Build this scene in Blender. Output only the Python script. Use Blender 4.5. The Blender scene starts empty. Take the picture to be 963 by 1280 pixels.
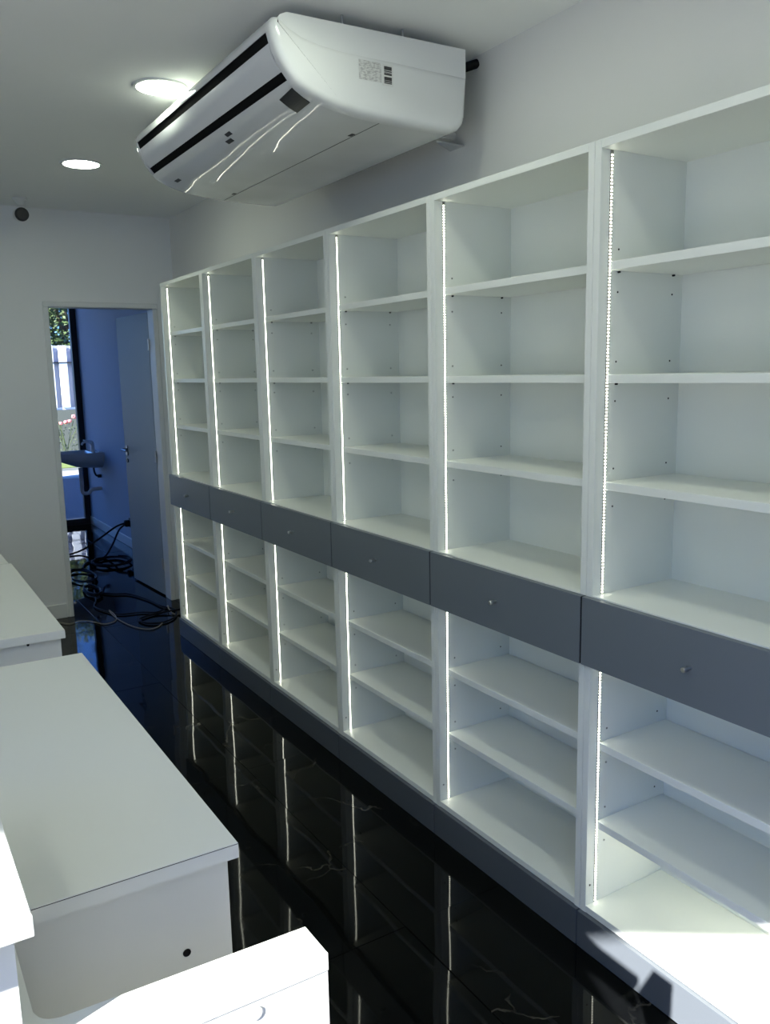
import bpy, bmesh, math, random
from mathutils import Vector, Matrix
random.seed(7)
C = bpy.context.scene
COL = C.collection

# ------------------------------------------------------------------ camera
EYE = 1.629
YAW, PITCH, ROLL = math.radians(31.8045), math.radians(-9.575), math.radians(-1.1938)
fw = Vector((math.sin(YAW) * math.cos(PITCH), math.cos(YAW) * math.cos(PITCH), math.sin(PITCH)))
rt = Vector((math.cos(YAW), -math.sin(YAW), 0))
up = rt.cross(fw)
rt2 = rt * math.cos(ROLL) + up * math.sin(ROLL)
up2 = -rt * math.sin(ROLL) + up * math.cos(ROLL)
cam_data = bpy.data.cameras.new('camera')
cam_data.sensor_fit = 'HORIZONTAL'
cam_data.sensor_width = 36.0
cam_data.lens = 36.0 * 1042.67 / 963.0
cam_data.clip_start = 0.02
cam_data.clip_end = 300
cam = bpy.data.objects.new('camera', cam_data)
COL.objects.link(cam)
m = Matrix.Identity(4)
for i in range(3):
    m[i][0], m[i][1], m[i][2] = rt2[i], up2[i], -fw[i]
m[0][3], m[1][3], m[2][3] = 0, 0, EYE
cam.matrix_world = m
C.camera = cam

# ------------------------------------------------------------------ sky, sun, exposure
SUN_DIR = Vector((1.0, 0.313, -0.70)).normalized()        # the way the light travels
SUN_EL = math.asin(-SUN_DIR.z)
SUN_ROT = math.atan2(-SUN_DIR.x, -SUN_DIR.y)
world = bpy.data.worlds.new('world')
C.world = world
world.use_nodes = True
wn = world.node_tree
wn.nodes.clear()
sky = wn.nodes.new('ShaderNodeTexSky')
sky.sky_type = 'NISHITA'
sky.sun_disc = False
sky.sun_elevation = SUN_EL
sky.sun_rotation = SUN_ROT
sky.air_density = 1.0
sky.dust_density = 0.3
sky.ozone_density = 6.0
tint = wn.nodes.new('ShaderNodeMixRGB')
tint.blend_type = 'MULTIPLY'
tint.inputs[0].default_value = 1.0
tint.inputs[2].default_value = (0.52, 0.78, 1.38, 1)
bg = wn.nodes.new('ShaderNodeBackground')
bg.inputs[1].default_value = 0.37
wo = wn.nodes.new('ShaderNodeOutputWorld')
wn.links.new(sky.outputs[0], tint.inputs[1])
wn.links.new(tint.outputs[0], bg.inputs[0])
wn.links.new(bg.outputs[0], wo.inputs[0])

sd = bpy.data.lights.new('sun', 'SUN')
sd.energy = 23.0
sd.angle = math.radians(0.6)
sd.color = (1.0, 0.97, 0.92)
sun = bpy.data.objects.new('sun', sd)
COL.objects.link(sun)
sun.rotation_euler = SUN_DIR.to_track_quat('-Z', 'Y').to_euler()
sun.location = (-8, -3, 8)

vs = C.view_settings
C.display_settings.display_device = 'sRGB'
vs.view_transform = 'Standard'
vs.look = 'None'
vs.gamma = 1.0
vs.use_curve_mapping = False
vs.exposure = 0.2
C.cycles.max_bounces = 12
C.cycles.diffuse_bounces = 8
C.cycles.glossy_bounces = 6
C.cycles.sample_clamp_indirect = 6.0
C.cycles.blur_glossy = 1.0
C.cycles.use_denoising = True

# ------------------------------------------------------------------ materials
def new_mat(name):
    mt = bpy.data.materials.new(name)
    mt.use_nodes = True
    nt = mt.node_tree
    return mt, nt, nt.nodes['Principled BSDF']

def N(nt, t, **kw):
    n = nt.nodes.new(t)
    for k, v in kw.items():
        setattr(n, k, v)
    return n

def plain(name, col, rough=0.5, metal=0.0, var=0.03, scale=6.0, bump=0.0, bscale=200.0, spec=0.5):
    mt, nt, b = new_mat(name)
    tc = N(nt, 'ShaderNodeTexCoord')
    no = N(nt, 'ShaderNodeTexNoise')
    no.inputs['Scale'].default_value = scale
    no.inputs['Detail'].default_value = 3
    nt.links.new(tc.outputs['Object'], no.inputs['Vector'])
    cr = N(nt, 'ShaderNodeMapRange')
    cr.inputs['To Min'].default_value = 1 - var
    cr.inputs['To Max'].default_value = 1 + var
    nt.links.new(no.outputs['Fac'], cr.inputs['Value'])
    mx = N(nt, 'ShaderNodeVectorMath', operation='SCALE')
    mx.inputs[0].default_value = col[:3]
    nt.links.new(cr.outputs['Result'], mx.inputs['Scale'])
    nt.links.new(mx.outputs['Vector'], b.inputs['Base Color'])
    b.inputs['Roughness'].default_value = rough
    b.inputs['Metallic'].default_value = metal
    b.inputs['Specular IOR Level'].default_value = spec
    if bump > 0:
        n2 = N(nt, 'ShaderNodeTexNoise')
        n2.inputs['Scale'].default_value = bscale
        nt.links.new(tc.outputs['Object'], n2.inputs['Vector'])
        bp = N(nt, 'ShaderNodeBump')
        bp.inputs['Strength'].default_value = bump
        bp.inputs['Distance'].default_value = 0.002
        nt.links.new(n2.outputs['Fac'], bp.inputs['Height'])
        nt.links.new(bp.outputs['Normal'], b.inputs['Normal'])
    return mt

def emit(name, col, strength):
    mt, nt, b = new_mat(name)
    b.inputs['Base Color'].default_value = (0.8, 0.8, 0.8, 1)
    b.inputs['Emission Color'].default_value = (*col, 1)
    b.inputs['Emission Strength'].default_value = strength
    return mt

M = {}
M['wall'] = plain('painted_wall', (0.74, 0.735, 0.70), 0.75, var=0.015, scale=2, bump=0.08, bscale=160)
M['wall_white'] = plain('white_painted_wall', (0.78, 0.785, 0.77), 0.75, var=0.015, scale=2, bump=0.08, bscale=160)
M['wall_backroom'] = plain('backroom_wall_sky_tint', (0.46, 0.55, 0.70), 0.75, var=0.015, scale=2)  # blue skylight of the back room partly put into the wall colour
M['ceiling'] = plain('ceiling_paint', (0.82, 0.83, 0.81), 0.8, var=0.015, scale=2)
M['laminate'] = plain('white_laminate', (0.765, 0.785, 0.735), 0.38, var=0.012, scale=3, bump=0.03, bscale=500)
M['counter'] = plain('counter_laminate', (0.585, 0.60, 0.57), 0.42, var=0.012, scale=3, bump=0.03, bscale=500)
M['grey'] = plain('grey_laminate', (0.135, 0.155, 0.175), 0.4, var=0.03, scale=4, bump=0.03, bscale=500)
M['plinth'] = plain('grey_laminate_shaded', (0.085, 0.098, 0.115), 0.4, var=0.03, scale=4)  # grey laminate darkened, the shade near the floor put into its colour
M['trim'] = plain('trim_paint', (0.70, 0.71, 0.69), 0.45, var=0.01)
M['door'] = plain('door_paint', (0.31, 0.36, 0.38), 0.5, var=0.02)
M['hole'] = plain('hole_black', (0.006, 0.006, 0.006), 0.9, spec=0.1)
M['black'] = plain('black_plastic', (0.012, 0.012, 0.013), 0.4)
M['rubber'] = plain('black_rubber', (0.005, 0.005, 0.006), 0.6, spec=0.2)
M['metal'] = plain('brushed_metal', (0.62, 0.63, 0.63), 0.3, metal=1.0)
M['handle'] = plain('satin_handle', (0.20, 0.21, 0.22), 0.35, metal=1.0)
M['darkframe'] = plain('dark_aluminium', (0.012, 0.012, 0.014), 0.45)
M['tape'] = plain('led_tape', (0.22, 0.21, 0.18), 0.5)
M['led'] = emit('led_diode', (0.97, 1.0, 0.84), 17.0)
M['lamp'] = emit('lamp_diffuser', (0.91, 1.0, 0.83), 42.0)
M['ceramic'] = plain('sink_ceramic', (0.55, 0.56, 0.58), 0.12)
M['sticker'] = plain('sticker_paper', (0.62, 0.62, 0.60), 0.5)
M['concrete'] = plain('paving_concrete', (0.07, 0.07, 0.07), 0.85, var=0.15, scale=1.3, bump=0.3, bscale=60)
M['street'] = plain('street_paving', (0.24, 0.235, 0.225), 0.85, var=0.12, scale=1.0)
M['house'] = plain('added_house_render', (0.70, 0.73, 0.58), 0.9, var=0.08, scale=1)
M['kerb'] = plain('kerb_stone', (0.48, 0.46, 0.40), 0.85, var=0.12, scale=3)
M['grass'] = plain('grass_green', (0.12, 0.16, 0.03), 0.9, var=0.4, scale=20)
M['render'] = plain('garden_wall_render', (0.11, 0.115, 0.10), 0.9, var=0.08, scale=3)
M['fence'] = plain('white_fence_paint', (0.80, 0.80, 0.82), 0.5)
M['backing'] = plain('fence_gap_shade', (0.30, 0.31, 0.38), 0.6)  # darkened so that the shade between the boards is in the colour
M['bark'] = plain('bark', (0.06, 0.045, 0.03), 0.9, var=0.3, scale=20)
M['leaf'] = plain('leaf_green', (0.045, 0.075, 0.016), 0.6, var=0.6, scale=5)
M['petal'] = plain('pink_petal', (0.75, 0.22, 0.22), 0.6, var=0.1)
M['stem'] = plain('rose_stem', (0.06, 0.08, 0.03), 0.7)
M['beige'] = plain('beige_cable', (0.22, 0.20, 0.16), 0.6)

def ac_plastic():
    mt, nt, b = new_mat('glossy_white_plastic')
    b.inputs['Base Color'].default_value = (0.70, 0.71, 0.70, 1)
    b.inputs['Roughness'].default_value = 0.05
    b.inputs['Specular IOR Level'].default_value = 0.6
    tc = N(nt, 'ShaderNodeTexCoord')
    no = N(nt, 'ShaderNodeTexNoise')
    no.inputs['Scale'].default_value = 5.0
    no.inputs['Detail'].default_value = 0.5
    nt.links.new(tc.outputs['Object'], no.inputs['Vector'])
    bp = N(nt, 'ShaderNodeBump')
    bp.inputs['Strength'].default_value = 0.25
    bp.inputs['Distance'].default_value = 0.02
    nt.links.new(no.outputs['Fac'], bp.inputs['Height'])
    nt.links.new(bp.outputs['Normal'], b.inputs['Normal'])
    return mt
M['ac'] = ac_plastic()
M['louver'] = plain('louver_plastic', (0.72, 0.73, 0.74), 0.3)

def marble():
    mt, nt, b = new_mat('black_marble')
    L = nt.links.new
    tc = N(nt, 'ShaderNodeTexCoord')
    oi = N(nt, 'ShaderNodeObjectInfo')
    off = N(nt, 'ShaderNodeVectorMath', operation='SCALE')
    off.inputs[0].default_value = (13.0, 7.0, 3.0)
    L(oi.outputs['Random'], off.inputs['Scale'])
    ad = N(nt, 'ShaderNodeVectorMath', operation='ADD')
    L(tc.outputs['Object'], ad.inputs[0]); L(off.outputs['Vector'], ad.inputs[1])
    wz = N(nt, 'ShaderNodeTexNoise')
    wz.inputs['Scale'].default_value = 3.5; wz.inputs['Detail'].default_value = 5
    L(ad.outputs['Vector'], wz.inputs['Vector'])
    ws = N(nt, 'ShaderNodeVectorMath', operation='SCALE'); ws.inputs['Scale'].default_value = 0.35
    L(wz.outputs['Color'], ws.inputs[0])
    a2 = N(nt, 'ShaderNodeVectorMath', operation='ADD')
    L(ad.outputs['Vector'], a2.inputs[0]); L(ws.outputs['Vector'], a2.inputs[1])
    vo = N(nt, 'ShaderNodeTexVoronoi', feature='DISTANCE_TO_EDGE')
    vo.inputs['Scale'].default_value = 2.2
    L(a2.outputs['Vector'], vo.inputs['Vector'])
    r1 = N(nt, 'ShaderNodeMapRange')
    r1.inputs['From Min'].default_value = 0.0; r1.inputs['From Max'].default_value = 0.009
    r1.inputs['To Min'].default_value = 1.0; r1.inputs['To Max'].default_value = 0.0
    L(vo.outputs['Distance'], r1.inputs['Value'])
    ms = N(nt, 'ShaderNodeTexNoise'); ms.inputs['Scale'].default_value = 2.6; ms.inputs['Detail'].default_value = 3
    L(ad.outputs['Vector'], ms.inputs['Vector'])
    r2 = N(nt, 'ShaderNodeMapRange')
    r2.inputs['From Min'].default_value = 0.53; r2.inputs['From Max'].default_value = 0.72
    L(ms.outputs['Fac'], r2.inputs['Value'])
    mu = N(nt, 'ShaderNodeMath', operation='MULTIPLY')
    L(r1.outputs['Result'], mu.inputs[0]); L(r2.outputs['Result'], mu.inputs[1])
    cl = N(nt, 'ShaderNodeTexNoise'); cl.inputs['Scale'].default_value = 4.0; cl.inputs['Detail'].default_value = 6
    L(ad.outputs['Vector'], cl.inputs['Vector'])
    base = N(nt, 'ShaderNodeMixRGB')
    base.inputs[1].default_value = (0.0012, 0.0016, 0.0015, 1)
    base.inputs[2].default_value = (0.004, 0.0045, 0.004, 1)
    L(cl.outputs['Fac'], base.inputs[0])
    mix = N(nt, 'ShaderNodeMixRGB')
    mix.inputs[2].default_value = (0.12, 0.11, 0.09, 1)
    L(mu.outputs[0], mix.inputs[0]); L(base.outputs[0], mix.inputs[1])
    L(mix.outputs[0], b.inputs['Base Color'])
    b.inputs['Roughness'].default_value = 0.035
    b.inputs['IOR'].default_value = 1.5
    b.inputs['Specular IOR Level'].default_value = 0.15
    # slight waviness of the polish
    wv = N(nt, 'ShaderNodeTexNoise'); wv.inputs['Scale'].default_value = 2.4; wv.inputs['Detail'].default_value = 1
    L(ad.outputs['Vector'], wv.inputs['Vector'])
    bp = N(nt, 'ShaderNodeBump'); bp.inputs['Strength'].default_value = 0.22; bp.inputs['Distance'].default_value = 0.012
    L(wv.outputs['Fac'], bp.inputs['Height']); L(bp.outputs['Normal'], b.inputs['Normal'])
    return mt
M['marble'] = marble()

def glass():
    mt, nt, b = new_mat('window_glass')
    nt.nodes.remove(b)
    out = nt.nodes['Material Output']
    tr = N(nt, 'ShaderNodeBsdfTransparent'); tr.inputs[0].default_value = (0.93, 0.96, 0.96, 1)
    gl = N(nt, 'ShaderNodeBsdfGlossy'); gl.inputs['Roughness'].default_value = 0.01
    fr = N(nt, 'ShaderNodeFresnel'); fr.inputs['IOR'].default_value = 1.3
    mx = N(nt, 'ShaderNodeMixShader')
    nt.links.new(fr.outputs[0], mx.inputs[0]); nt.links.new(tr.outputs[0], mx.inputs[1]); nt.links.new(gl.outputs[0], mx.inputs[2])
    nt.links.new(mx.outputs[0], out.inputs[0])
    return mt
M['glass'] = glass()

def barcode():
    mt, nt, b = new_mat('barcode_print')
    tc = N(nt, 'ShaderNodeTexCoord')
    sx = N(nt, 'ShaderNodeSeparateXYZ')
    nt.links.new(tc.outputs['Object'], sx.inputs[0])
    no = N(nt, 'ShaderNodeTexNoise'); no.noise_dimensions = '1D'
    no.inputs['Scale'].default_value = 1.0; no.inputs['Detail'].default_value = 0
    ml = N(nt, 'ShaderNodeMath', operation='MULTIPLY'); ml.inputs[1].default_value = 420.0
    nt.links.new(sx.outputs['Z'], ml.inputs[0]); nt.links.new(ml.outputs[0], no.inputs['W'])
    gt = N(nt, 'ShaderNodeMath', operation='GREATER_THAN'); gt.inputs[1].default_value = 0.40
    nt.links.new(no.outputs['Fac'], gt.inputs[0])
    mx = N(nt, 'ShaderNodeMixRGB')
    mx.inputs[1].default_value = (0.55, 0.55, 0.53, 1); mx.inputs[2].default_value = (0.03, 0.03, 0.03, 1)
    nt.links.new(gt.outputs[0], mx.inputs[0]); nt.links.new(mx.outputs[0], b.inputs['Base Color'])
    return mt
M['barcode'] = barcode()

def textlines():
    mt, nt, b = new_mat('small_print')
    tc = N(nt, 'ShaderNodeTexCoord')
    mp = N(nt, 'ShaderNodeMapping'); mp.inputs['Scale'].default_value = (90, 1, 240)
    nt.links.new(tc.outputs['Object'], mp.inputs['Vector'])
    no = N(nt, 'ShaderNodeTexNoise'); no.inputs['Scale'].default_value = 1.0; no.inputs['Detail'].default_value = 2
    nt.links.new(mp.outputs[0], no.inputs['Vector'])
    r = N(nt, 'ShaderNodeMapRange'); r.inputs['From Min'].default_value = 0.42; r.inputs['From Max'].default_value = 0.6
    nt.links.new(no.outputs['Fac'], r.inputs['Value'])
    mx = N(nt, 'ShaderNodeMixRGB')
    mx.inputs[1].default_value = (0.60, 0.60, 0.58, 1); mx.inputs[2].default_value = (0.38, 0.38, 0.37, 1)
    nt.links.new(r.outputs['Result'], mx.inputs[0]); nt.links.new(mx.outputs[0], b.inputs['Base Color'])
    return mt
M['print'] = textlines()

# ------------------------------------------------------------------ mesh helpers
class MB:
    def __init__(self):
        self.bm = bmesh.new()
    def box(self, x0, x1, y0, y1, z0, z1, bev=0.0):
        r = bmesh.ops.create_cube(self.bm, size=1.0)
        for v in r['verts']:
            v.co = Vector((x0 + (v.co.x + .5) * (x1 - x0), y0 + (v.co.y + .5) * (y1 - y0), z0 + (v.co.z + .5) * (z1 - z0)))
        if bev > 0:
            es = set()
            for v in r['verts']:
                es.update(v.link_edges)
            bmesh.ops.bevel(self.bm, geom=list(es), offset=bev, segments=1, affect='EDGES', profile=0.5)
        return self
    def prism(self, poly, z0, z1, bev=0.0):
        n = len(poly)
        lo = [self.bm.verts.new((p[0], p[1], z0)) for p in poly]
        hi = [self.bm.verts.new((p[0], p[1], z1)) for p in poly]
        fs = [self.bm.faces.new(lo[::-1]), self.bm.faces.new(hi)]
        for i in range(n):
            fs.append(self.bm.faces.new((lo[i], lo[(i + 1) % n], hi[(i + 1) % n], hi[i])))
        if bev > 0:
            es = [e for e in fs[1].edges]
            bmesh.ops.bevel(self.bm, geom=es, offset=bev, segments=1, affect='EDGES', profile=0.5)
        return self
    def tube(self, path, r, seg=8, cap=True):
        path = [Vector(p) for p in path]
        rings = []
        prev = None
        for i, p in enumerate(path):
            a = path[max(i - 1, 0)]; b = path[min(i + 1, len(path) - 1)]
            t = (b - a).normalized()
            if prev is None:
                ref = Vector((0, 0, 1)) if abs(t.z) < 0.9 else Vector((1, 0, 0))
                n = t.cross(ref).normalized()
            else:
                n = (prev - t * prev.dot(t)).normalized()
            prev = n
            bn = t.cross(n)
            rr = r[i] if isinstance(r, (list, tuple)) else r
            rings.append([self.bm.verts.new(p + (n * math.cos(2 * math.pi * k / seg) + bn * math.sin(2 * math.pi * k / seg)) * rr) for k in range(seg)])
        for a, b in zip(rings[:-1], rings[1:]):
            for k in range(seg):
                self.bm.faces.new((a[k], a[(k + 1) % seg], b[(k + 1) % seg], b[k]))
        if cap:
            self.bm.faces.new(rings[0][::-1]); self.bm.faces.new(rings[-1])
        return self
    def loft(self, rings, cap=True):
        rs = [[self.bm.verts.new(p) for p in r] for r in rings]
        n = len(rs[0])
        for a, b in zip(rs[:-1], rs[1:]):
            for k in range(n):
                self.bm.faces.new((a[k], a[(k + 1) % n], b[(k + 1) % n], b[k]))
        if cap:
            self.bm.faces.new(rs[0][::-1]); self.bm.faces.new(rs[-1])
        return self
    def disc(self, c, axis, r, h, seg=16):
        c = Vector(c); a = Vector(axis).normalized()
        return self.tube([c, c + a * h], r, seg)
    def quad(self, *pts):
        self.bm.faces.new([self.bm.verts.new(p) for p in pts]); return self
    def mesh(self, name, mat, smooth=False):
        bmesh.ops.recalc_face_normals(self.bm, faces=self.bm.faces)
        me = bpy.data.meshes.new(name)
        self.bm.to_mesh(me); self.bm.free()
        me.materials.append(M[mat] if isinstance(mat, str) else mat)
        if smooth:
            me.shade_smooth()
        return me
    def obj(self, name, mat, parent=None, smooth=False, origin=None):
        me = self.mesh(name, mat, smooth)
        o = bpy.data.objects.new(name, me)
        COL.objects.link(o)
        if origin is not None:
            me.transform(Matrix.Translation(-Vector(origin)))
            o.location = origin
        if parent is not None:
            o.parent = parent
        return o

def auto_smooth(o, ang=40):
    me = o.data
    me.shade_smooth()
    try:
        me.set_sharp_from_angle(angle=math.radians(ang))
    except Exception:
        pass

def empty(name, loc=(0, 0, 0)):
    o = bpy.data.objects.new(name, None)
    o.empty_display_size = 0.1
    o.location = loc
    COL.objects.link(o)
    return o

def thing(name, label, cat, loc=(0, 0, 0), group=None):
    o = empty(name, loc)
    o['label'] = label; o['category'] = cat
    if group: o['group'] = group
    return o

def tag(o, label, cat, group=None):
    o['label'] = label; o['category'] = cat
    if group: o['group'] = group
    return o

def struct(o, label=None):
    o['kind'] = 'structure'
    if label: o['label'] = label
    return o

def stuff(o):
    o['kind'] = 'stuff'; return o

def smooth_path(pts, n=8):
    pts = [Vector(p) for p in pts]
    out = []
    for i in range(len(pts) - 1):
        p0 = pts[max(i - 1, 0)]; p1 = pts[i]; p2 = pts[i + 1]; p3 = pts[min(i + 2, len(pts) - 1)]
        for k in range(n):
            t = k / n
            out.append(0.5 * ((2 * p1) + (p2 - p0) * t + (2 * p0 - 5 * p1 + 4 * p2 - p3) * t * t + (3 * p1 - p0 - 3 * p2 + p3) * t ** 3))
    out.append(pts[-1])
    return out

# ------------------------------------------------------------------ room shell
XW = 1.946            # shop face of the right wall
YB = 5.896            # shop face of the back wall
CEIL = 2.703
XL = -3.0
XBR = 2.08            # right wall of the back room
YG = 9.70             # glazed end of the back room
FA = (-3.0, 1.170)    # unseen shop front, added to shape the light, slanted from A to B
FB = (1.946, -2.400)
FP_ = (0.60, -1.4285)  # start of the unseen pier added to darken the lower shelves
HEAD = 2.585

floor = struct(MB().prism([(XL - .1, 1.2), (2.1, -2.4), (2.1, YG), (-0.6, YG), (-0.6, 6.0), (XL - .1, 6.0)], -0.10, -0.012).obj('floor', 'hole'),
               'black polished marble tile floor with pale veins')
def clip_front(poly):
    """keep the part of a tile on the room side of the shop front"""
    out = []
    nx, ny = 0.585, 0.811
    f = lambda p: (p[0] - FA[0]) * nx + (p[1] - FA[1]) * ny
    for i in range(len(poly)):
        a, b = poly[i], poly[(i + 1) % len(poly)]
        fa, fb = f(a), f(b)
        if fa >= 0: out.append(a)
        if (fa >= 0) != (fb >= 0):
            t = fa / (fa - fb)
            out.append((a[0] + (b[0] - a[0]) * t, a[1] + (b[1] - a[1]) * t))
    return out
gx = [1.211 + 0.6 * k for k in range(-7, 2)]
gy = [0.685 + 1.2017 * k for k in range(-3, 9)]
J = 0.0009
for i, x in enumerate(gx):
    for j, y in enumerate(gy):
        x0, x1, y0, y1 = x + J, x + 0.6 - J, y + J, y + 1.2017 - J
        x0 = max(x0, XL if y < YB else -0.5); x1 = min(x1, XBR if y > YB - .5 else XW)
        y1 = min(y1, YG - 0.06)
        if x1 - x0 < .02 or y1 - y0 < .02: continue
        poly = clip_front([(x0, y0), (x1, y0), (x1, y1), (x0, y1)])
        if len(poly) < 3: continue
        cx, cy = (x0 + x1) / 2, (y0 + y1) / 2
        t = MB().prism(poly, -0.012, 0.0, 0.0006).obj('tile', 'marble', floor, origin=(cx, cy, 0))
        t.rotation_euler = (random.uniform(-.0014, .0014), random.choice((-1, 1)) * random.uniform(.0012, .0036), 0)

# walls
struct(MB().box(XW, XW + .12, -2.5, YB, 0, CEIL).obj('wall_right', 'wall'), 'plain off white wall above the shelving cabinets')
DX0, DX1, DZ = 1.102, 1.787, 2.089       # door opening
wb = MB().box(XL, DX0 - .015, YB, YB + .12, 0, CEIL).box(DX1 + .015, XBR + .1, YB, YB + .12, 0, CEIL).box(DX0 - .015, DX1 + .015, YB, YB + .12, DZ + .015, CEIL)
struct(wb.obj('wall_back', 'wall_white'), 'white end wall with the open doorway')
struct(MB().box(XL - .12, XL, 1.1, YB + .12, 0, CEIL).obj('wall_left', 'wall_white'))
nrm = Vector((-0.585, -0.811, 0))
def front(p, d): return (p[0] + nrm.x * d, p[1] + nrm.y * d)
struct(MB().prism([FA, FB, front(FB, .10), front(FA, .10)], HEAD, CEIL + .05).prism([FP_, FB, front(FB, .10), front(FP_, .10)], 0, HEAD).obj('wall_front', 'wall_white'), 'unseen lintel over the open shop front, with a pier added to cut light')
struct(MB().prism([FA, FB, (XW, YB), (XL, YB)], CEIL, CEIL + .12).obj('ceiling', 'ceiling'), 'plain white ceiling of the shop')
# back room
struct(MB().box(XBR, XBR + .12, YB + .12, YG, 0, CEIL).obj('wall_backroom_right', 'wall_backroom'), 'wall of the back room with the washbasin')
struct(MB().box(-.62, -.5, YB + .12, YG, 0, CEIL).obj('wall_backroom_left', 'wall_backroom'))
struct(MB().box(-.62, XBR + .12, YB + .12, YG + .1, CEIL, CEIL + .12).obj('ceiling_backroom', 'ceiling'))
# skirtings
struct(MB().box(XL, DX0 - .045, YB - .014, YB, 0, 0.10, .003).obj('baseboard_back', 'trim'), 'low skirting left of the doorway')
bb = struct(MB().box(XBR - .014, XBR, YB + .12, YG - .06, 0, 0.09, .003).obj('baseboard_backroom', 'trim'))

# door frame
tr1 = struct(empty('trim_1', ((DX0 + DX1) / 2, YB, 0)), 'white door frame around the doorway')
def tpart(mb, name, mat='trim'):
    o = mb.obj(name, mat); o.parent = tr1; o.location = -Vector(tr1.location); return o
W = .034
tpart(MB().box(DX0 - W, DX0, YB - .012, YB, 0, DZ, .003), 'architrave')
tpart(MB().box(DX1, DX1 + W, YB - .012, YB, 0, DZ, .003), 'architrave')
tpart(MB().box(DX0 - W, DX1 + W, YB - .012, YB, DZ, DZ + W, .003), 'architrave')
tpart(MB().box(DX0 - .015, DX0, YB, YB + .12, 0, DZ), 'jamb')
tpart(MB().box(DX1, DX1 + .015, YB, YB + .12, 0, DZ), 'jamb')
tpart(MB().box(DX0 - .015, DX1 + .015, YB, YB + .12, DZ, DZ + .015), 'head_jamb')
# door leaf, standing open into the back room
HX, HY = 1.785, YB + .125
door = struct(empty('door_1', (HX, HY, 0)), 'pale door leaf standing open into the back room')
ang = math.radians(3.6)
LW = 0.685
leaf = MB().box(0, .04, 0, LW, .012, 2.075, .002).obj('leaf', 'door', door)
hd = MB().box(-.006, 0, LW - .072, LW - .032, 1.015, 1.095, .002)
hd.tube([(0, LW - .052, 1.065), (-.048, LW - .052, 1.065)], .009, 8)
hd.tube([(-.045, LW - .052, 1.065), (-.045, LW - .165, 1.062)], .008, 8)
hd.obj('door_handle', 'handle', door)
MB().disc((0, LW - .052, .975), (-1, 0, 0), .016, .006).obj('keyhole_plate', 'darkframe', door)
for z in (.25, 1.05, 1.85):
    MB().tube([(-.006, .0, z - .04), (-.006, .0, z + .04)], .007, 8).obj('hinge', 'metal', door)
door.rotation_euler = (0, 0, ang)

# glazed end of the back room
win = struct(empty('window_1', (0.8, YG, 0)), 'dark framed glazing at the end of the back room')
def wpart(mb, name, mat):
    o = mb.obj(name, mat); o.parent = win; o.location = -Vector(win.location); return o
wpart(MB().box(2.015, XBR, YG - .05, YG + .02, 0, 2.6), 'frame_post', 'darkframe')
wpart(MB().box(-.5, -.43, YG - .05, YG + .02, 0, 2.6), 'frame_post', 'darkframe')
wpart(MB().box(.74, .80, YG - .05, YG + .02, 0.07, 2.53), 'frame_post', 'darkframe')
wpart(MB().box(-.43, 2.015, YG - .05, YG + .02, 2.53, 2.6), 'head_rail', 'darkframe')
wpart(MB().box(-.43, 2.015, YG - .07, YG + .03, 0, 0.07), 'sill_rail', 'darkframe')
wpart(MB().box(-.5, XBR, YG - .05, YG + .02, 2.6, CEIL), 'lintel', 'wall_white')
wpart(MB().box(-.43, .74, YG - .015, YG - .009, .07, 2.53), 'pane', 'glass')
wpart(MB().box(.80, 2.015, YG - .015, YG - .009, .07, 2.53), 'pane', 'glass')

# ------------------------------------------------------------------ shelving cabinets along the right wall
XF, XS, XB = 1.585, 1.620, 1.898     # panel fronts, strip / shelf fronts, back panels
ZB, ZT = 0.132, 2.151
PITCH_Y = 0.70
T = 0.0213
shelf_z = {'A': 1.887, 'B': 1.609, 'C': 1.334, 'E': 0.613, 'F': 0.380}
ZD0, ZD1 = 0.843, 1.031
Y0 = -PITCH_Y + 0.0435      # inner face of the near panel, inner face of the far panel is y = 0

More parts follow.
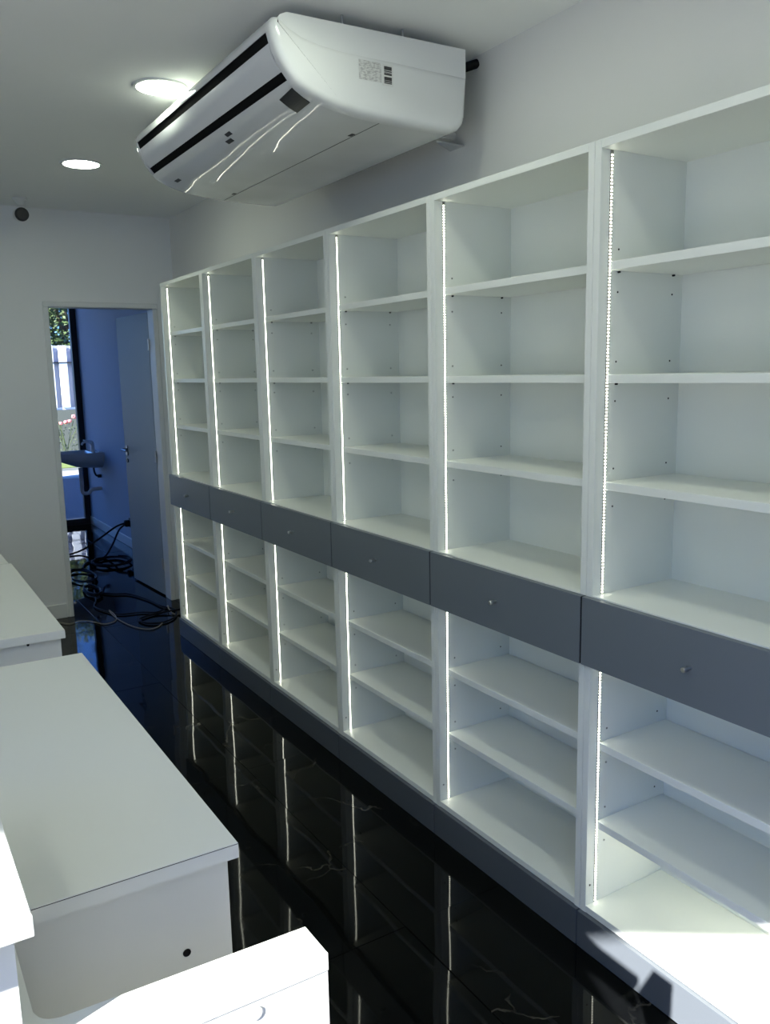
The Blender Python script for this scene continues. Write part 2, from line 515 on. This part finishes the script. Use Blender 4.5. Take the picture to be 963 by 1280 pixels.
def make_cabinet():
    root = empty('shelving_cabinet')
    def P(mb, name, mat='laminate', parent=root):
        return mb.obj(name, mat, parent)
    P(MB().box(XF, XB + .012, 0, T, .11, ZT + .020, .0008), 'side_panel')
    P(MB().box(XF, XB + .012, Y0 - T, Y0, .11, ZT + .020, .0008), 'side_panel')
    P(MB().box(XF, XB, Y0 + .0002, -.0002, ZT, ZT + .020, .0008), 'top_panel')
    P(MB().box(XF, XB, Y0 + .0002, -.0002, ZB - .020, ZB, .0008), 'bottom_panel')
    P(MB().box(XF, XB, Y0 + .0002, -.0002, ZD1 - .018, ZD1 + .002, .0008), 'drawer_top_panel')
    P(MB().box(XF + .02, XB, Y0 + .0002, -.0002, ZD0 + .012, ZD0 + .030, .0008), 'drawer_bottom_panel')
    P(MB().box(XB, XB + .008, Y0, 0, .11, ZT + .019), 'back_panel')
    for z in shelf_z.values():
        P(MB().box(XS, XB - .006, Y0 + .001, -.001, z - .0215, z, .0008), 'shelf')
    # plinth board under the cabinet
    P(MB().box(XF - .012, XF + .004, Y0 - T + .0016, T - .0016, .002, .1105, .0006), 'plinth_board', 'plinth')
    # drawer
    dr = MB().box(XF - .0185, XF - .0005, Y0 - T + .0026, T - .0026, ZD0, ZD1 - .0015, .0006)
    dr.box(XF, XF + .25, Y0 + .013, -.013, ZD0 + .034, ZD1 - .05)
    d = P(dr, 'drawer', 'grey')
    for ya, yb in ((Y0 - T + .0002, Y0 - T + .0025), (T - .0025, T - .0002)):     # black strips put in as the shade of the gap between drawers
        P(MB().box(XF - .0160, XF - .0001, ya, yb, ZD0 + .0005, ZD1 - .002), 'gap_shade', 'hole', d)
    yc = (Y0 + 0) / 2
    k = MB()
    prof = [(0, .0045), (.011, .0045), (.014, .0065), (.025, .0065), (.0265, .0055)]
    k.tube([(XF - .0185 - a, yc, .936) for a, r in prof], [r for a, r in prof], 14)
    auto_smooth(P(k, 'knob', 'metal', d))
    # light strip on the inner face of the far panel
    st = MB()
    segs = [(ZB, ZD0 + .012), (ZD1 + .002, ZT)]
    for a, b in segs:
        st.box(XS - .004, XS + .005, -.0016, -.0002, a + .001, b - .001)
    s = P(st, 'led_strip', 'tape')
    di = MB()
    pitch = 0.00833
    for a, b in segs:
        n = int((b - a - .004) / pitch)
        for i in range(n):
            z = a + .004 + i * pitch
            di.box(XS - .0020, XS + .0026, -.0028, -.0015, z, z + .0034)
    stuff(P(di, 'led_diodes', 'led', s))
    # drilled holes and shelf pins, on both side panels
    ho = MB()
    for z in (1.918, 1.814, 1.641, 1.541, 1.366, 1.266, .646, .546, .412, .311):
        for x in (1.652, 1.857):
            ho.disc((x, -.0004, z), (0, -1, 0), .0026, .0006, 8)
            ho.disc((x, Y0 + .0004, z), (0, 1, 0), .0026, .0006, 8)
    ho.disc((1.600, -.0004, .190), (0, -1, 0), .003, .0006, 8)
    stuff(P(ho, 'drilled_holes', 'hole'))
    pi_ = MB()
    for z in shelf_z.values():
        for x in (1.652, 1.857):
            pi_.disc((x, -.0002, z - .0243), (0, -1, 0), .0026, .007, 8)
            pi_.disc((x, Y0 + .0002, z - .0243), (0, 1, 0), .0026, .007, 8)
    stuff(P(pi_, 'shelf_pins', 'rubber'))
    return root

def copy_tree(o, parent=None):
    c = o.copy(); COL.objects.link(c)
    if parent is not None:
        c.parent = parent
    for ch in list(o.children):
        copy_tree(ch, c)
    return c

cab_labels = [
    'white shelving cabinet nearest the camera, sunlight on its bottom shelf and grey drawer',
    'second white shelving cabinet from the camera, its grey drawer fully in shade',
    'third white shelving cabinet from the camera, under the far end of the air conditioner',
    'fourth white shelving cabinet from the camera, third counted from the doorway',
    'second white shelving cabinet from the doorway, with glowing light strip and grey drawer',
    'white shelving cabinet beside the doorway, farthest and smallest of the row',
]
proto = make_cabinet()
for k in range(6):
    o = proto if k == 0 else copy_tree(proto)
    o.location = (0, 1.527 + PITCH_Y * k, 0)
    tag(o, cab_labels[k], 'cabinet', 'white shelving cabinets along the right wall')

# ------------------------------------------------------------------ counters on the left
CT = 0.90
def worktop(poly, z, th, label, cat='worktop', mat='counter'):
    return tag(MB().prism(poly, z - th, z, .0012).obj('worktop', mat), label, cat)

# middle counter
mid_top = worktop([(-.62, 1.176), (.433, 1.159), (.4345, 2.262), (-.62, 2.300)], CT, .025, 'long white worktop in the middle of the left counter row')
def counter_cabinet(x0, x1, y0, y1, label, hole=None, z1=CT - .025, capy=None, cap=None):
    t = thing('counter_cabinet', label, 'cabinet', ((x0 + x1) / 2, (y0 + y1) / 2, 0))
    def P(mb, name, mat='counter'):
        o = mb.obj(name, mat); o.parent = t; o.location = -Vector(t.location); return o
    P(MB().box(x0, x1, y0, y0 + .02, 0.0, z1, .001), 'end_panel')
    P(MB().box(x0, x1, y1 - .02, y1, 0.0, z1, .001), 'end_panel')
    n = max(1, round((y1 - y0) / .6))
    w = (y1 - y0 - .04) / n
    for i in range(n):      # door fronts towards the aisle
        P(MB().box(x1 - .019, x1 - .001, y0 + .02 + i * w + .0015, y0 + .02 + (i + 1) * w - .0015, .10, z1 - .003, .001), 'front_panel')
    P(MB().box(x0, x0 + .018, y0 + .02, y1 - .02, 0.0, z1), 'back_panel')
    P(MB().box(x0 + .018, x1 - .05, y0 + .02, y1 - .02, .08, .10), 'bottom_panel')
    P(MB().box(x1 - .07, x1 - .055, y0 + .02, y1 - .02, 0, .08), 'plinth_board', 'grey')
    if hole:
        P(MB().disc((hole[0], y0 + .0002, hole[1]), (0, -1, 0), hole[2], .0012, 20), 'cable_hole', 'hole')
    return t
counter_cabinet(-.60, .4235, 1.186, 2.245, 'white counter cabinet in the middle with small black hole in its end panel', hole=(.348, .725, .0065))
eb = MB().prism([(-.62, 1.1752), (.4326, 1.1582), (.4326, 1.1590), (-.62, 1.1760)], CT - .025, CT - .0022).obj('edge_band', 'counter')
eb.parent = mid_top
sm = MB().prism([(-.62, 1.1753), (.4326, 1.1583), (.4326, 1.1591), (-.62, 1.1761)], CT - .0022, CT - .0012).obj('edge_seam', 'darkframe')
sm.parent = mid_top
# far counter
worktop([(-.62, 2.546), (.439, 2.506), (.446, 3.574), (-.62, 3.60)], CT, .025, 'white worktop farther back, behind the middle counter')
counter_cabinet(-.60, .430, 2.532, 3.555, 'white counter cabinet farther back under the second worktop', hole=(.339, .866, .004))
# farthest counter, at the left edge of the picture
worktop([(-.62, 3.66), (.444, 3.64), (.444, 4.70), (-.62, 4.72)], CT - .012, .025, 'farthest white worktop, just visible at the left edge near the end wall')
counter_cabinet(-.60, .430, 3.665, 4.68, 'farthest white counter cabinet, toward the end wall', z1=CT - .037)
# near counter with the inner rounded corner
pl = [(-1.30, .892), (.432, .857), (.431, .919), (.122, .9315)]
for a in range(1, 6):
    t = a / 6 * math.pi / 2
    pl.append((.122 - .026 * math.sin(t), .9575 - .026 * math.cos(t)))
pl += [(.096, .9575), (.096, 1.150), (-1.30, 1.150)]
worktop(pl, CT, .025, 'sunlit near white worktop, L shaped with a rounded inner corner')
nc = thing('counter_cabinet', 'sunlit white front of the nearest counter at the bottom of the picture', 'cabinet', (.1, .9, 0))
def NP(mb, name, mat='counter'):
    o = mb.obj(name, mat); o.parent = nc; o.location = -Vector(nc.location); return o
NP(MB().prism([(-1.29, .8935), (.4315, .8582), (.4315, .8762), (-1.29, .912)], 0, CT - .0255, .0006), 'front_panel')
NP(MB().box(.4085, .4275, .8815, .914, 0, CT - .0255), 'side_panel')
NP(MB().prism([(.10, .920), (.408, .914), (.408, .898), (.10, .904)], 0, CT - .0255), 'back_panel')
NP(MB().box(-1.27, .076, 1.125, 1.143, 0, CT - .0255), 'back_panel')
NP(MB().box(.077, .095, .925, 1.143, 0, CT - .0255), 'side_panel')
NP(MB().box(-1.29, -1.272, .92, 1.143, 0, CT - .0255), 'side_panel')
cp = MB()
pc = Vector((.331, .8582 + (.4315 - .331) * .0205, .858))
cp.disc(pc - Vector((0, .0004, 0)), (-.0189, -1, 0), .0092, .0014, 24)
NP(cp, 'screw_cover_cap', 'counter')
# raised bar on top of the near counter
bt = thing('raised_bar', 'raised white bar shelf on the near counter, at the lower left edge', 'counter', (-.1, 1.0, CT))
def BP(mb, name):
    o = mb.obj(name, 'counter'); o.parent = bt; o.location = -Vector(bt.location); return o
BP(MB().prism([(-1.32, .876), (.0945, .858), (.0945, 1.34), (-1.32, 1.345)], 1.0605, 1.0855, .0012), 'bar_top')
BP(MB().box(.060, .078, .912, 1.127, CT + .0005, 1.0605), 'side_panel')
BP(MB().box(-1.28, .078, .893, .911, CT + .0005, 1.0605), 'front_panel')
BP(MB().box(-1.28, .078, 1.128, 1.146, CT + .0005, 1.0605), 'back_panel')

# ------------------------------------------------------------------ air conditioner under the ceiling
ac = thing('air_conditioner', 'white glossy under-ceiling air conditioner with black louver slots', 'air conditioner', (1.4626, 3.0385, 2.4025))
ACO = Vector((1.42, 2.95, 2.38))      # origin of the unit before it was scaled about the camera
ac.scale = (1.03, 1.03, 1.03)  # with the location above, the whole unit is scaled about the camera
def AP(mb, name, mat, smooth=False, parent=None, ang=35):
    o = mb.obj(name, mat)
    if parent is None:
        o.parent = ac; o.location = -ACO
    else:
        o.parent = parent
    if smooth: auto_smooth(o, ang)
    return o
front_nose = [(1.101, 2.612), (1.086, 2.610), (1.077, 2.600), (1.0715, 2.584)]
LT, LB = (1.0725, 2.572), (1.1335, 2.456)
bottom = [(1.1405, 2.446), (1.160, 2.434), (1.190, 2.420), (1.23, 2.4065), (1.28, 2.395), (1.35, 2.386), (1.44, 2.380), (1.54, 2.377), (1.64, 2.3765),
          (1.695, 2.378), (1.725, 2.388), (1.742, 2.405), (1.751, 2.433)]
topback = [(1.757, 2.553), (1.60, 2.556), (1.494, 2.558), (1.38, 2.558), (1.292, 2.559), (1.23, 2.564), (1.174, 2.574), (1.135, 2.590)]
def bulge(n=5):
    out = []
    d = Vector((LB[0] - LT[0], LB[1] - LT[1])); nn = Vector((d.y, -d.x)).normalized()
    if nn.x > 0: nn = -nn
    for i in range(n + 1):
        t = i / n
        p = Vector(LT) + d * t + nn * (.010 * math.sin(math.pi * t))
        out.append((p.x, p.y))
    return out
full = front_nose + bulge() + bottom + topback
def recess():
    d = Vector((LB[0] - LT[0], LB[1] - LT[1])); nn = Vector((-d.y, d.x)).normalized()
    if nn.x < 0: nn = -nn
    a = Vector(LT) + nn * .035; b = Vector(LB) + nn * .035
    return [LT, (a.x, a.y), tuple(Vector(LT) * .7 + Vector(LB) * .3 + nn * .035), tuple(Vector(LT) * .3 + Vector(LB) * .7 + nn * .035), (b.x, b.y), LB]
mid = front_nose + recess() + bottom + topback
YA, YZ = 2.275, 3.640
LA, LZ = 2.312, 3.600
def ring(prof, y, shrink=0.0):
    cx = sum(p[0] for p in prof) / len(prof); cz = sum(p[1] for p in prof) / len(prof)
    out = []
    n = len(prof)
    for i, p in enumerate(prof):
        if shrink:
            a = Vector(prof[i - 1]); b = Vector(prof[(i + 1) % n]); t = (b - a).normalized()
            nn = Vector((-t.y, t.x))
            if nn.dot(Vector((cx, cz)) - Vector(p)) < 0: nn = -nn
            q = Vector(p) + nn * shrink
        else:
            q = Vector(p)
        out.append((q.x, y, q.y))
    return out
AP(MB().loft([ring(mid, LA), ring(mid, LZ)]), 'casing', 'ac', True)
for ya, yb, s in ((YA, LA - .0004, 1), (YZ, LZ + .0004, -1)):
    w = abs(yb - ya)
    rings = [ring(full, ya, .022), ring(full, ya + s * .003, .012), ring(full, ya + s * .010, .0045), ring(full, ya + s * .021, .0006), ring(full, yb)]
    if s < 0: rings = rings[::-1]
    o = AP(MB().loft(rings), 'end_cap', 'ac', True, ang=30)
# metal mounting box above the casing
tbp = [(1.094, 2.603), (1.104, 2.615), (1.125, 2.625), (1.752, 2.633), (1.752, 2.545), (1.292, 2.545), (1.20, 2.555), (1.14, 2.575)]
AP(MB().loft([[(p[0], YA + .006, p[1]) for p in tbp], [(p[0], YZ - .006, p[1]) for p in tbp]]), 'top_box', 'ac', False)
# louver recess and vane
dl = Vector((LB[0] - LT[0], LB[1] - LT[1])); nl = Vector((dl.y, -dl.x)).normalized()
if nl.x > 0: nl = -nl
def lp(t, o): q = Vector(LT) + dl * t + nl * o; return (q.x, q.y)
def slat(t0, t1, o0, o1, bul, y0, y1, name, mat):
    pr = []
    n = 8
    for i in range(n + 1):
        t = t0 + (t1 - t0) * i / n
        pr.append(lp(t, o1 + bul * math.sin(math.pi * i / n)))
    for i in range(n + 1):
        t = t1 + (t0 - t1) * i / n
        pr.append(lp(t, o0 + bul * math.sin(math.pi * i / n)))
    return AP(MB().loft([[(p[0], y0, p[1]) for p in pr], [(p[0], y1, p[1]) for p in pr]]), name, mat, True)
slat(.0, 1.0, -.033, -.005, .010, LA + .0005, LZ - .0005, 'outlet_recess', 'hole')
slat(.20, .80, -.001, .002, .009, LA + .004, LZ - .004, 'louver', 'louver')
# seams, display and badges on the underside
def zbot(x):
    for a, b in zip(bottom[:-1], bottom[1:]):
        if a[0] <= x <= b[0]:
            return a[1] + (b[1] - a[1]) * (x - a[0]) / (b[0] - a[0])
    return 2.38
def under(poly, th=.0022):
    b = MB()
    (ax, ay), (bx, by), (cx, cy), (dx, dy) = poly        # ends a-b and d-c, cut across x so that it follows the curve
    rings = []
    for i in range(11):
        t = i / 10
        p = (ax + (dx - ax) * t, ay + (dy - ay) * t); q = (bx + (cx - bx) * t, by + (cy - by) * t)
        rings.append([(p[0], p[1], zbot(p[0]) + .004), (q[0], q[1], zbot(q[0]) + .004), (q[0], q[1], zbot(q[0]) - th), (p[0], p[1], zbot(p[0]) - th)])
    return b.loft(rings)
def under_rect(x0, x1, y0, y1, th=.0022): return under([(x0, y0), (x0, y1), (x1, y1), (x1, y0)], th)
AP(under([(1.157, 2.415), (1.150, 2.315), (1.212, 2.325), (1.219, 2.425)]), 'display_window', 'black')
AP(under_rect(1.440, 1.4425, LA, LZ, .0006), 'panel_seam', 'darkframe')
AP(under_rect(1.192, 1.206, 3.465, 3.515, .001), 'logo_badge', 'darkframe')
AP(under_rect(1.152, 1.164, 2.805, 2.85, .001), 'warning_mark', 'darkframe')
AP(under_rect(1.172, 1.186, 2.845, 2.895, .001), 'warning_mark', 'darkframe')
for y in (2.45, 3.45):
    AP(under_rect(1.425, 1.437, y, y + .028, .001), 'clip_recess', 'darkframe')
# stickers on the near end
yl = YA - .0004
def sticker(x0, x1, z0, z1, name, mat):
    o = MB().box(x0, x1, yl - .0006, yl + .0003, z0, z1).obj(name, mat, origin=((x0 + x1) / 2, yl, (z0 + z1) / 2))
    o.parent = ac; o.location = Vector(o.location) - ACO; return o
sticker(1.352, 1.430, 2.484, 2.538, 'rating_sticker', 'print')
s2 = sticker(1.434, 1.472, 2.478, 2.538, 'barcode_label', 'sticker')
for (z0, z1) in ((2.507, 2.533), (2.484, 2.503)):
    o = MB().box(1.4395, 1.4665, yl - .0011, yl - .0006, z0, z1).obj('barcode', 'barcode')
    o.data.transform(Matrix.Translation((-1.453, -yl, -2.508))); o.parent = s2
# hanging bolts
for x in (1.33, 1.545):
    for y in (2.33, 3.58):
        b = MB().tube([(x, y, 2.632), (x, y, 2.6717)], .004, 8)
        b.tube([(x, y, 2.632), (x, y, 2.642)], .009, 6)
        AP(b, 'hanging_bolt', 'metal')
# insulated pipe to the wall and the bracket below it
AP(MB().tube(smooth_path([(1.74, 2.44, 2.585), (1.78, 2.43, 2.60), (1.83, 2.41, 2.625), (1.889, 2.395, 2.648)], 5), .015, 12), 'insulated_pipe', 'rubber', True)
br = MB().box(1.752, 1.770, 2.36, 3.56, 2.425, 2.545)
AP(br, 'rear_plate', 'darkframe')
AP(MB().prism([(1.77, 2.47), (1.8892, 2.47), (1.8892, 2.55)], 2.400, 2.406), 'wall_bracket', 'metal')
AP(MB().tube(smooth_path([(1.752, 2.52, 2.45), (1.79, 2.525, 2.45), (1.84, 2.53, 2.448), (1.889, 2.53, 2.447)], 4), .014, 10), 'drain_pipe', 'ac', True)

# ------------------------------------------------------------------ ceiling lights and camera
for (x, y, lab) in ((1.083, 3.291, 'round recessed ceiling light nearer the air conditioner'), (1.080, 4.607, 'round recessed ceiling light farther back toward the end wall'),
        (1.083, 1.975, 'unseen ceiling light added before the near end of the air conditioner'), (1.083, .659, 'unseen ceiling light added above the nearest cabinet'),  # lights from here on are unseen, added to brighten the room
        (-.70, .659, 'unseen ceiling light added above the raised bar'), (-.70, 1.975, 'unseen ceiling light added above the middle counter'),
        (-.70, 3.291, 'unseen ceiling light added above the farther counter'), (-.70, 4.607, 'unseen ceiling light added above the farthest counter')):
    t = thing('ceiling_light', lab, 'ceiling light', (x, y, CEIL), 'round recessed ceiling lights')
    tr = MB()
    seg = 40
    R0, R1 = .088, .103
    outer = [(R1 * math.cos(2 * math.pi * k / seg), R1 * math.sin(2 * math.pi * k / seg)) for k in range(seg)]
    inner = [(R0 * math.cos(2 * math.pi * k / seg), R0 * math.sin(2 * math.pi * k / seg)) for k in range(seg)]
    tr.loft([[(*p, 0) for p in outer], [(p[0] * .985, p[1] * .985, -.006) for p in outer], [(*p, -.006) for p in inner], [(*p, 0) for p in inner]], cap=False)
    tr.obj('trim_ring', 'trim', t)
    MB().disc((0, 0, 0), (0, 0, -1), R0 - .0005, .004, 40).obj('diffuser', 'lamp', t)
sc = thing('security_camera', 'small ceiling security camera with round black lens face near the end wall', 'camera', (.943, 5.62, CEIL))
b = MB()
b.tube([(0, 0, 0), (0, 0, -.012), (0, 0, -.020), (0, 0, -.045)], [.042, .042, .030, .020], 20)
auto_smooth(b.obj('mount', 'trim', sc))
b = MB()
b.tube([(0, .10, -.085), (0, .07, -.088), (0, -.02, -.098)], [.025, .038, .040], 20)
auto_smooth(b.obj('housing', 'trim', sc))
b = MB()
b.tube([(0, -.0195, -.098), (0, -.032, -.0995), (0, -.040, -.1005)], [.0405, .0395, .030], 20)
auto_smooth(b.obj('lens_face', 'black', sc))
MB().tube(smooth_path([(.02, .05, -.07), (.035, .06, -.04), (.03, .05, 0)], 4), .004, 6).obj('lead', 'trim', sc)

# ------------------------------------------------------------------ back room: washbasin and cables
wbn = thing('washbasin', 'wall hung ceramic washbasin in the blue lit back room', 'sink', (XBR, 9.06, .80))
def basin_ring(z, xo, yh, inset=0.0):
    out = []
    n = 28
    for k in range(n):
        a = -math.pi / 2 + math.pi * k / (n - 1)
        c, s = math.cos(a), math.sin(a)
        sx = abs(c) ** .6; sy = (abs(s) ** .6) * (1 if s > 0 else -1)
        out.append((-inset - (xo - inset) * sx, yh * sy, z))
    return out
bs = MB()
bs.loft([basin_ring(-.105, .10, .09), basin_ring(-.085, .25, .15), basin_ring(-.03, .39, .215), basin_ring(.0, .42, .225), basin_ring(.055, .435, .235), basin_ring(.065, .43, .23),
         basin_ring(.063, .40, .20, .10), basin_ring(-.02, .35, .16, .14), basin_ring(-.04, .27, .08, .2)])
auto_smooth(bs.obj('basin', 'ceramic', wbn), 50)
f = MB().tube([(-.06, 0, .062), (-.06, 0, .15)], [.022, .018], 12)
f.tube(smooth_path([(-.06, 0, .12), (-.10, 0, .165), (-.15, 0, .16), (-.17, 0, .135)], 4), .011, 8)
f.tube([(-.06, 0, .15), (-.06, 0, .165), (-.15, 0, .185)], [.016, .010, .006], 8)
auto_smooth(f.obj('tap', 'metal', wbn))
p = MB().tube([(-.20, 0, -.10), (-.20, 0, -.30)], .022, 12)
p.tube(smooth_path([(-.20, 0, -.30), (-.195, 0, -.365), (-.14, 0, -.375), (-.10, 0, -.34), (-.02, 0, -.335), (0, 0, -.335)], 4), .020, 12)
auto_smooth(p.obj('drain_trap', 'ceramic', wbn))
v = MB().tube(smooth_path([(-.06, -.02, .0), (-.07, -.02, -.12), (-.05, -.02, -.19), (0, -.02, -.20)], 4), .010, 8)
v.tube([(0, -.02, -.20), (-.035, -.02, -.20)], .018, 10)
auto_smooth(v.obj('supply_valve', 'darkframe', wbn))

def cable(name, pts, r, mat, label, cat='cable', group=None, parts=None, n=7):  # cable points were worked out beforehand from image pixels onto the floor
    o = MB().tube(smooth_path(pts, n), r, 7).obj(name, mat)
    auto_smooth(o, 60)
    tag(o, label, cat, group)
    return o
g = None
# socket on the back room wall and its plug lead
so = thing('wall_socket', 'dark wall socket low on the back room wall beside the door edge', 'socket', (XBR, 7.98, .245))
MB().box(-.010, 0, -.045, .045, -.045, .045, .003).obj('face_plate', 'darkframe', so)
pg = thing('power_cable', 'black power lead running from the low wall socket down to the back room floor', 'cable', (XBR - .01, 7.98, .245))
MB().box(-.052, -.001, -.028, .028, -.030, .030, .008).obj('plug', 'rubber', pg)
def PL(pts, r=.009):
    q = [Vector(a) - Vector(pg.location) for a in pts]
    auto_smooth(MB().tube(smooth_path(q, 7), r, 7).obj('lead', 'rubber', pg), 60)
PL([(2.02, 7.98, .25), (1.93, 7.99, .22), (1.78, 8.02, .12), (1.63, 8.05, .03), (1.49, 8.00, .010), (1.36, 7.98, .010), (1.2, 8.02, .010)])
PL([(2.02, 7.97, .24), (1.94, 7.90, .20), (1.84, 7.78, .09), (1.74, 7.68, .012), (1.62, 7.60, .010), (1.53, 7.50, .010), (1.47, 7.33, .010)])
def coil(cx, cy, rx, ry, turns, z0=.009, dz=.006, jit=.03, a0=0.0):
    pts = []
    n = int(turns * 14)
    for i in range(n + 1):
        a = a0 + i / 14 * 2 * math.pi
        pts.append((cx + rx * (1 + random.uniform(-jit, jit) * 3) * math.cos(a), cy + ry * (1 + random.uniform(-jit, jit) * 3) * math.sin(a), z0 + dz * (i / 14) + random.uniform(0, .006)))
    return pts
cable('coiled_cable', coil(1.74, 7.42, .16, .20, 3.2), .006, 'rubber', 'coil of black cable lying in front of the open door edge', n=3)
cable('coiled_cable', coil(1.40, 7.02, .10, .24, 2.3) + [(1.30, 7.35, .009), (1.16, 7.30, .009)], .006, 'rubber', 'looped black cable on the bright floor reflection in the back room', n=3)
cable('coiled_cable', coil(1.36, 6.47, .055, .16, 3.0, jit=.05), .007, 'rubber', 'small tight bundle of black cable just past the doorway', n=3)
cable('floor_cable', [(1.40, 6.40, .009), (1.47, 6.30, .009), (1.57, 6.22, .009), (1.64, 5.98, .009), (1.67, 5.75, .009), (1.72, 5.60, .009), (1.66, 5.42, .009), (1.55, 5.35, .009), (1.46, 5.40, .009), (1.45, 5.52, .009), (1.58, 5.58, .009), (1.70, 5.55, .02), (1.80, 5.50, .03)], .007, 'rubber', 'thick black cable crossing the doorway threshold toward the last cabinet')
cable('floor_cable', [(1.38, 6.52, .008), (1.32, 6.20, .008), (1.27, 6.02, .008), (1.31, 5.84, .008), (1.37, 5.72, .008), (1.50, 5.68, .008), (1.60, 5.62, .008), (1.68, 5.68, .008)], .0055, 'rubber', 'thinner black cable in the middle of the doorway floor')
cable('floor_cable', [(.98, 5.78, .006), (1.03, 5.70, .006), (1.10, 5.73, .006), (1.16, 5.68, .006), (1.22, 5.56, .006), (1.30, 5.58, .006), (1.335, 5.70, .006), (1.325, 5.83, .02), (1.325, 5.74, .006), (1.335, 5.56, .006), (1.37, 5.38, .006), (1.43, 5.27, .006), (1.50, 5.28, .006), (1.56, 5.36, .006)], .0034, 'beige', 'thin pale beige cable kinked on the floor before the doorway')
cable('floor_cable', [(1.70, 5.72, .006), (1.69, 5.66, .03), (1.675, 5.60, .03), (1.68, 5.54, .008), (1.70, 5.48, .006)], .004, 'beige', 'short pale wire curl beside the foot of the last cabinet')

# ------------------------------------------------------------------ outdoors
struct(MB().box(-60, 60, -60, 60, -.30, -.12).obj('ground', 'street'), 'open ground around the shop')
struct(MB().box(-40, 40, -40, -4.0, -.12, -.02).obj('street', 'street'), 'sunlit street in front of the shop')
struct(MB().prism([(-40, -4.0), (40, -4.0), (40, -2.5), (1.95, -2.5), (-3.1, 1.15), (-40, 1.15)], -.12, -.02).obj('pavement', 'street'), 'sunlit pavement in front of the shop')
struct(MB().box(-1.6, 9, YG + .05, 14.4, -.12, -.015).obj('courtyard', 'concrete'), 'shaded paving behind the back room')
struct(MB().box(-1.6, 9, 14.4, 15.3, -.12, .02, .01).obj('kerb', 'kerb'), 'pale sunlit kerb beyond the paving')
struct(MB().box(-1.6, 9, 15.3, 16.1, -.12, -.01).obj('gravel', 'render'))
struct(MB().box(-1.6, 9, 16.1, 19.0, -.12, .0).obj('lawn', 'grass'), 'narrow strip of grass before the garden wall')
struct(MB().box(-1.6, 9, 19.0, 19.2, -.12, .955).obj('garden_wall', 'render'), 'low grey garden wall under the white fence')
struct(MB().box(-2.2, -2.0, 5.9, 13.0, -.12, 4.6).obj('wall_sun_block', 'render'))  # unseen wall added to keep the sun off the courtyard
fe = thing('fence', 'white board fence standing on the grey garden wall', 'fence', (3.7, 19.0, .955))
def FP(mb, name, mat='fence'):
    o = mb.obj(name, mat); o.parent = fe; o.location = -Vector(fe.location); return o
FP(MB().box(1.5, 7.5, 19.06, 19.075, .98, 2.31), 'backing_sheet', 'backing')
FP(MB().box(1.5, 7.5, 18.975, 19.06, 1.945, 1.967), 'rail', 'darkframe')
FP(MB().box(1.5, 7.5, 19.02, 19.06, .955, 1.0), 'rail')
for k in range(22):
    x = 1.52 + k * .27
    FP(MB().box(x, x + .165, 18.985, 19.04, 1.0, 2.31, .004), 'board')
# rose bush before the wall
rb = thing('rose_bush', 'thin rose bush with pink blossoms before the grey garden wall', 'plant', (3.55, 18.3, 0))
for k in range(9):
    a = random.uniform(-.24, .24); h = random.uniform(.45, .85)
    MB().tube(smooth_path([(random.uniform(-.06, .06), 0, 0), (a * .4, random.uniform(-.06, .06), h * .5), (a, random.uniform(-.1, .1), h)], 4), .007, 5).obj('stem', 'stem', rb)
for (x, z, r) in ((.03, .72, .055), (-.07, .70, .05), (.11, .74, .05), (.19, .83, .055), (-.17, .50, .045), (.25, .80, .045)):
    b = MB()
    bmesh.ops.create_icosphere(b.bm, subdivisions=2, radius=r * .8)
    for v_ in b.bm.verts:
        v_.co *= 1 + random.uniform(-.22, .15)
        v_.co += Vector((x, 0, z))
    b.obj('blossom', 'petal', rb)
lf = MB()
for k in range(90):
    c = Vector((random.uniform(-.25, .28), random.uniform(-.08, .08), random.uniform(.1, .72)))
    u = Vector((random.uniform(-1, 1), random.uniform(-1, 1), random.uniform(-1, 1))).normalized() * .028
    w = u.orthogonal().normalized() * .014
    lf.quad(c - u, c + w, c + u, c - w)
stuff(lf.obj('leaves', 'stem', rb))
# tree beyond the fence
tree = thing('tree', 'dark leafy tree rising beyond the white fence', 'tree', (4.6, 22.6, 0))
MB().tube([(0, 0, -.12), (.05, 0, 1.2), (-.03, .05, 2.4), (.05, 0, 3.8)], [.16, .13, .10, .05], 9).obj('trunk', 'bark', tree)
for a in range(6):
    an = a / 6 * 2 * math.pi
    MB().tube([(0, 0, 1.8 + a * .2), (.7 * math.cos(an), .7 * math.sin(an), 2.6 + a * .2), (1.3 * math.cos(an), 1.3 * math.sin(an), 3.0 + a * .25)], [.05, .035, .012], 6).obj('branch', 'bark', tree)
lv = MB()
rnd = random.Random(3)
for cl in range(120):
    a = rnd.uniform(0, 6.283); rr = rnd.uniform(.2, 1.5); cz = rnd.uniform(1.9, 5.0)
    c0 = Vector((rr * math.cos(a), rr * math.sin(a), cz))
    for k in range(60):
        c = c0 + Vector((rnd.gauss(0, .20), rnd.gauss(0, .20), rnd.gauss(0, .17)))
        u = Vector((rnd.uniform(-1, 1), rnd.uniform(-1, 1), rnd.uniform(-.6, .6))).normalized() * rnd.uniform(.05, .09)
        w = u.orthogonal().normalized() * .035
        lv.quad(c - u, c + w, c + u, c - w)
stuff(lv.obj('foliage', 'leaf', tree))

# unseen houses behind the camera, added to block sky light
struct(MB().prism([front((-14, 9.1), 11), front((15, -11.9), 11), front((15, -11.9), 16), front((-14, 9.1), 16)], -.12, 7.4).obj('wall_sky_block', 'house'))
